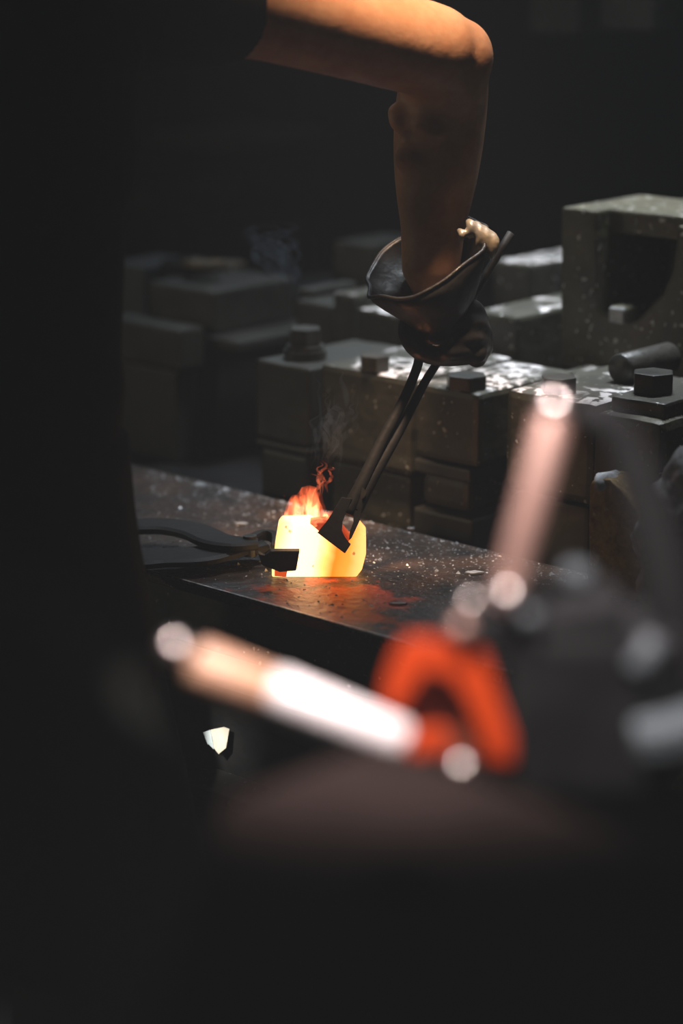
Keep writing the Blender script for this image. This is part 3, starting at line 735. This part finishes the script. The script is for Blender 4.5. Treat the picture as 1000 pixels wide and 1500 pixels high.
# pink upright bar
cyl('upright_bar', atd(741, 890, D), atd(817, 592, D), .0105, M['copper'], mc)
cyl('bar_cap', atd(812, 612, D), atd(820, 582, D), .0125, M['chrome'], mc)
# angled black arm right of it
P = smoothpath([atd(838, 604, D+.01), atd(880, 612, D+.01), atd(918, 660, D+.015), atd(962, 780, D+.02), atd(990, 900, D+.03), atd(1005, 1010, D+.04)], 5)
bm = bmesh.new(); tube(bm, P, [.012+.0007*i for i in range(len(P))], 20, flat=.7); build('angled_arm', bm, M['cast'], mc, True)
# long lever
A = atd(255, 950, D-.02); Bp = atd(592, 1092, D-.02)
cyl('lever', A.lerp(Bp, .08), Bp, .0095, M['chrome'], mc)
dr = (Bp-A).normalized()
cyl('lever_sleeve', A.lerp(Bp, .42), A.lerp(Bp, 1.0), .0130, M['whitep'], mc)
cyl('lever_grip', A.lerp(Bp, .08)-V((0, 0, .004)), A.lerp(Bp, .42)-V((0, 0, .003)), .0140, M['tan'], mc)
bm = bmesh.new(); ball(bm, A, .0085, 18); build('lever_knob', bm, M['chrome'], mc, True)
# orange bracket: arch with window
outer = [(598, 932), (705, 936), (724, 1005), (752, 1080), (752, 1120), (714, 1114), (704, 1075), (692, 1022), (668, 984), (616, 974), (600, 1000), (582, 1048), (560, 1044), (564, 1000), (580, 955)]
pts = [atd(x, y, D) for x, y in outer]; build('orange_bracket', prism(bmesh.new(), pts, FWD*.018, bev=.003), M['orange'], mc)
pts = [atd(x, y, D-.006) for x, y in [(590, 1072), (655, 1066), (662, 1095), (640, 1108), (596, 1110)]]; build('orange_bracket', prism(bmesh.new(), pts, FWD*.02, bev=.003), M['orange'], mc)
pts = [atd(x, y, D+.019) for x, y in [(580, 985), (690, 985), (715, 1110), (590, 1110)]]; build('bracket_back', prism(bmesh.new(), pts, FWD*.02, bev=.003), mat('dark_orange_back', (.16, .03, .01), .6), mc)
# bolt heads and nuts that catch the light
for x, y, r, m, d in ((690, 884, .0055, 'chrome', 0), (744, 874, .008, 'chrome', -.012), (676, 921, .0065, 'copper', -.006), (676, 1126, .0075, 'chrome', -.01), (518, 1120, .004, 'castg', 0), (775, 905, .006, 'castg', -.01)):
    bm = bmesh.new(); ball(bm, atd(x, y, D+d), r, 16); build('cap_nut', bm, M[m], mc, True)
cyl('collar', atd(640, 905, D), atd(700, 925, D), .006, M['cast'], mc)
cyl('collar', atd(690, 888, D+.01), atd(800, 902, D+.01), .007, M['cast'], mc)
cyl('grey_stub', atd(820, 838, D+.03), atd(862, 850, D+.03), .009, M['castg'], mc)
cyl('grey_stub', atd(930, 985, D), atd(962, 935, D), .009, M['castg'], mc)
fbox('grey_table', atd(1010, 1068, D), 0, (.034, .02, .011), M['castg'], mc, .006, rotY(math.radians(-12)))

# foreground steel table top, very near
FT = 1.10
q0 = atz(560, 1110, FT)
ft = thing('brown_steel_table', (q0.x+.3, q0.y-.3, 0), 'blurred brown steel table filling the bottom of the view', 'table')
a = atz(150, 1500, FT); 
def edge(x, y): return atz(x, y, FT)
poly = [edge(330, 1170), edge(560, 1085), edge(1250, 1345), edge(1400, 1900), edge(150, 1900), edge(215, 1500)]  # right back edge cut lower to stand in for the fixture's shadow
poly = [p-V((0, 0, .03)) for p in poly]
build('table_top', prism(bmesh.new(), poly, (0, 0, .03), bev=.004), M['browntop'], ft)
cc = sum(poly, V())/len(poly)
build('leg', newbox((cc.x-.08, cc.y-.08, 0), (cc.x+.08, cc.y+.08, FT-.03), .006), M['cast'], ft)
# dark round hole, stood in for by a thin black disc on the top
q = atz(590, 1290, FT); bm = bmesh.new(); tube(bm, [q+V((0, 0, .0002)), q+V((0, 0, .004))], .018, 32)
o = build('black_hole_disc', bm, mat('hole_black', (.008, .008, .008), .95, 0, 0)); tag(o, 'blurred round hole shown as a black pad on the brown steel table', 'disc')

# ------------------------------------------------------------------ flames and smoke (volumes)
def vol_mat(name, emis, estr, dens, dcol, scale, width, h0, h1, stretch=(1, 1, .35), distort=.6, hot2=None, contrast=1):
    """wispy gas: thin ridges of a stretched noise, fading from height h0 to h1 above its foot"""
    m = bpy.data.materials.new(name); m.use_nodes = True; nt = m.node_tree; nt.nodes.remove(nt.nodes['Principled BSDF'])
    N = nt.nodes.new; L = nt.links.new; out = nt.nodes['Material Output']
    def math_(op, a, b_=None, c=None):
        x = N('ShaderNodeMath'); x.operation = op
        for i, v in enumerate((a, b_, c)):
            if v is None: continue
            if isinstance(v, (int, float)): x.inputs[i].default_value = v
            else: L(v, x.inputs[i])
        return x.outputs[0]
    tc = N('ShaderNodeTexCoord'); mp = N('ShaderNodeMapping'); mp.inputs['Scale'].default_value = stretch; L(tc.outputs['Object'], mp.inputs[0])
    n = N('ShaderNodeTexNoise'); n.inputs['Scale'].default_value = scale; n.inputs['Detail'].default_value = 2; n.inputs['Distortion'].default_value = distort; L(mp.outputs[0], n.inputs['Vector'])
    ridge = N('ShaderNodeMapRange'); ridge.interpolation_type = 'SMOOTHSTEP'; ridge.inputs['From Min'].default_value = width; ridge.inputs['From Max'].default_value = 0
    L(math_('ABSOLUTE', math_('SUBTRACT', n.outputs['Fac'], .5)), ridge.inputs['Value'])
    sp = N('ShaderNodeSeparateXYZ'); L(tc.outputs['Object'], sp.inputs[0])
    fz = N('ShaderNodeMapRange'); fz.inputs['From Min'].default_value = h1; fz.inputs['From Max'].default_value = h0; L(sp.outputs['Z'], fz.inputs['Value'])
    f2 = math_('POWER', fz.outputs[0], 1.6)
    mu = math_('MULTIPLY', math_('ADD', math_('MULTIPLY', ridge.outputs[0], contrast), 1-contrast), f2)
    v = N('ShaderNodeVolumePrincipled'); v.inputs['Color'].default_value = (*dcol, 1)
    L(math_('MULTIPLY', mu, dens), v.inputs['Density'])
    if estr:
        cr = N('ShaderNodeValToRGB'); cr.color_ramp.elements[0].color = (*emis, 1); cr.color_ramp.elements[1].color = (*(hot2 or emis), 1)
        L(mu, cr.inputs[0]); L(cr.outputs[0], v.inputs['Emission Color']); L(math_('MULTIPLY', mu, estr), v.inputs['Emission Strength'])
    L(v.outputs[0], out.inputs['Volume'])
    return m
def plume(name, pxs, rads, d, m, label, cat, group=None):
    pts = smoothpath([atd(x, y, d) for x, y in pxs], 6); rr = []
    for i in range(len(rads)-1):
        for k in range(6): rr.append(rads[i]+(rads[i+1]-rads[i])*k/6)
    rr.append(rads[-1]); c = pts[0].copy()
    bm = bmesh.new(); tube(bm, [p-c for p in pts], rr, 20, flat=.8)
    o = build(name, bm, m, None, True); o.location = c; return tag(o, label, cat, group)
FM = vol_mat('flame_gas', (1, .09, .02), 230, 2, (.3, .2, .15), 60, .075, .02, .075, (1, 1, .33), .6, (1, .26, .10), .97)
FM2 = vol_mat('flame_wisp', (1, .08, .02), 130, 2, (.3, .2, .15), 50, .07, .01, .05, (1, 1, .35), .5, (1, .20, .07), 1)
FM3 = vol_mat('flame_strand', (1, .12, .04), 90, 2, (.3, .2, .15), 40, .16, .0, .16, (1, 1, .35), .5, (1, .2, .08), .7)
SM = vol_mat('smoke_gas', (0, 0, 0), 0, 16, (.72, .82, .88), 40, .2, .12, .26, (1, 1, .4), .8, None, .8)
SMB = vol_mat('smoke_gas_blue', (0, 0, 0), 0, 4, (.6, .75, .95), 25, .2, .2, .5, (1, 1, .4), .8, None, .8)
def strands(name, n, x0, x1, ya, yb, d, rmin, rmax, m, label, cat, curl=10, lean=0, seed=1):
    """bundle of thin curling wisps as one body of gas"""
    random.seed(seed); bm = bmesh.new(); c = atd((x0+x1)/2, ya, d)
    for k in range(n):
        x = random.uniform(x0, x1); y = ya+random.uniform(-.25, .0)*(ya-yb); top = yb+random.uniform(0, .5)*(ya-yb)
        dd = d+random.uniform(-.015, .015); ph = random.uniform(0, 6.3); P = []; nn_ = 14; R_ = []
        rm = random.uniform(rmin, rmax)
        for i in range(nn_):
            t = i/(nn_-1); yy = y+(top-y)*t
            xx = x+lean*t*(ya-yb)/100+curl*t*math.sin(ph+t*random.uniform(5, 7))+curl*.4*t*math.sin(ph*2+t*13)
            P.append(atd(xx, yy, dd+.006*math.sin(ph+t*7))); R_.append(rm*(.25+math.sin(t*math.pi)*.9))
        P = smoothpath(P, 4); RR_ = []
        for i in range(nn_-1):
            for q_ in range(4): RR_.append(R_[i]+(R_[i+1]-R_[i])*q_/4)
        RR_.append(R_[-1]); tube(bm, [p-c for p in P], RR_, 10, flat=.6)
    o = build(name, bm, m, None, True); o.location = c; return tag(o, label, cat)
db = proj(atF(450, 770, .022))[2]
plume('flame', [(452, 774), (448, 756), (449, 738), (451, 724), (448, 712)], [.031, .028, .024, .018, .006], db, FM, 'orange flame licking up from the top of the glowing billet', 'flame')
plume('flame', [(430, 772), (418, 757), (410, 742), (416, 725)], [.012, .006, .004, .0015], db, FM2, 'faint thin flame curling left of the main flame', 'flame')
plume('flame', [(470, 782), (478, 768), (486, 756), (492, 748)], [.014, .012, .009, .004], db, FM2, 'dim red flame between the main flame and the rising tongs', 'flame')
strands('flame', 6, 434, 480, 728, 672, db+.005, .0012, .0026, FM3, 'thin red flame strands curling above the main flame', 'flame', 9, 4, 5)
strands('smoke', 16, 450, 500, 700, 540, db+.03, .002, .0075, SM, 'thin grey smoke rising above the billet in front of the ash crusted block', 'smoke', 16, 12, 3)
strands('smoke', 12, 395, 440, 425, 315, 3.0, .003, .012, SMB, 'faint blue smoke curl right of the big smooth block at left', 'smoke', 26, -25, 8)

# ------------------------------------------------------------------ light
def area(name, loc, target, sx, sy, power, col, spread=None):
    l = bpy.data.lights.new(name, 'AREA'); l.shape = 'RECTANGLE'; l.size = sx; l.size_y = sy; l.energy = power; l.color = col
    if spread: l.spread = math.radians(spread)
    o = bpy.data.objects.new(name, l); C.objects.link(o); o.location = loc
    o.rotation_euler = (V(target)-V(loc)).to_track_quat('-Z', 'Y').to_euler(); return o
def spot(name, loc, target, power, col, ang, size=.05, blend=.5):
    l = bpy.data.lights.new(name, 'SPOT'); l.energy = power; l.color = col; l.spot_size = math.radians(ang); l.spot_blend = blend; l.shadow_soft_size = size
    o = bpy.data.objects.new(name, l); C.objects.link(o); o.location = loc
    o.rotation_euler = (V(target)-V(loc)).to_track_quat('-Z', 'Y').to_euler(); return o
armc = atd(540, 25, 2.62)
spot('warm_hanging_lamp', armc+V((0, 0, 1.1))-FW*.24+RT*(-.05), armc, 480, (1, .67, .44), 11.5, .14, .6)
# cool roof light behind the blocks: grazing sheen on the tops
area('roof_light', (-3.3, 3.9, 2.5), atY(600, 560, Y1), 1.6, .4, 1.5, (.74, .87, 1), 90)
gc = atY(700, 600, Y1)
area('block_fill', (gc.x-.1, Y1+.5, 2.5), (gc.x-.05, Y1+.3, .9), .5, .3, 5.5, (.86, .93, 1), 50)  # unseen area light added to brighten the ashy block tops
spot('side_fill', (-4.6, -1.2, 1.7), (-1.9, 2.2, .88), 36, (1, .90, .66), 38, .12, .7)  # unseen spot added to lift only the blocks' front faces
spot('wrapper_fill', q_wrap+V((.55, -.9, .6)), q_wrap, 110, (1, .95, .85), 4, .03, .6)  # narrow unseen spot added just to brighten the wrapper
hz = CAM+FW*.30
spot('veil_beam', hz+V((0, 0, 1.42)), hz, 960, (1, .99, .97), 25, .05, .5)  # added beam through the haze before the camera, veils the blacks
# lamp over the foreground fixture
spot('machine_lamp', atd(380, 500, 1.2)+V((0, 0, .55)), atd(580, 945, D), 100, (1, .86, .84), 37, .05, .6)

w = bpy.data.worlds.new('world'); sc.world = w; w.use_nodes = True
wn = w.node_tree; bg = wn.nodes['Background']; bg.inputs[0].default_value = (.5, .55, .6, 1); bg.inputs[1].default_value = .05
vs = wn.nodes.new('ShaderNodeVolumeScatter'); vs.inputs['Density'].default_value = .006; vs.inputs['Color'].default_value = (.95, .97, 1, 1)  # thin haze added so the beam lifts the black level
wn.links.new(vs.outputs[0], wn.nodes['World Output'].inputs['Volume'])

# ------------------------------------------------------------------ camera
cd = bpy.data.cameras.new('camera'); cam = bpy.data.objects.new('camera', cd); C.objects.link(cam); sc.camera = cam
cd.sensor_fit = 'HORIZONTAL'; cd.sensor_width = 24; cd.lens = 85; cd.clip_start = .02; cd.clip_end = 60
cam.location = CAM
R = Matrix((RT, UP, -FWD)).transposed(); cam.rotation_euler = R.to_euler()
cd.dof.use_dof = True; cd.dof.focus_distance = proj(atF(470, 810))[2]; cd.dof.aperture_fstop = 1.8
vsn = sc.view_settings; vsn.view_transform = 'Standard'; vsn.look = 'None'; vsn.gamma = 1; vsn.exposure = 0; vsn.use_curve_mapping = False
sc.cycles.use_denoising = True
sc.cycles.volume_step_rate = 1; sc.cycles.volume_max_steps = 256
sc.cycles.max_bounces = 6; sc.cycles.sample_clamp_indirect = 4
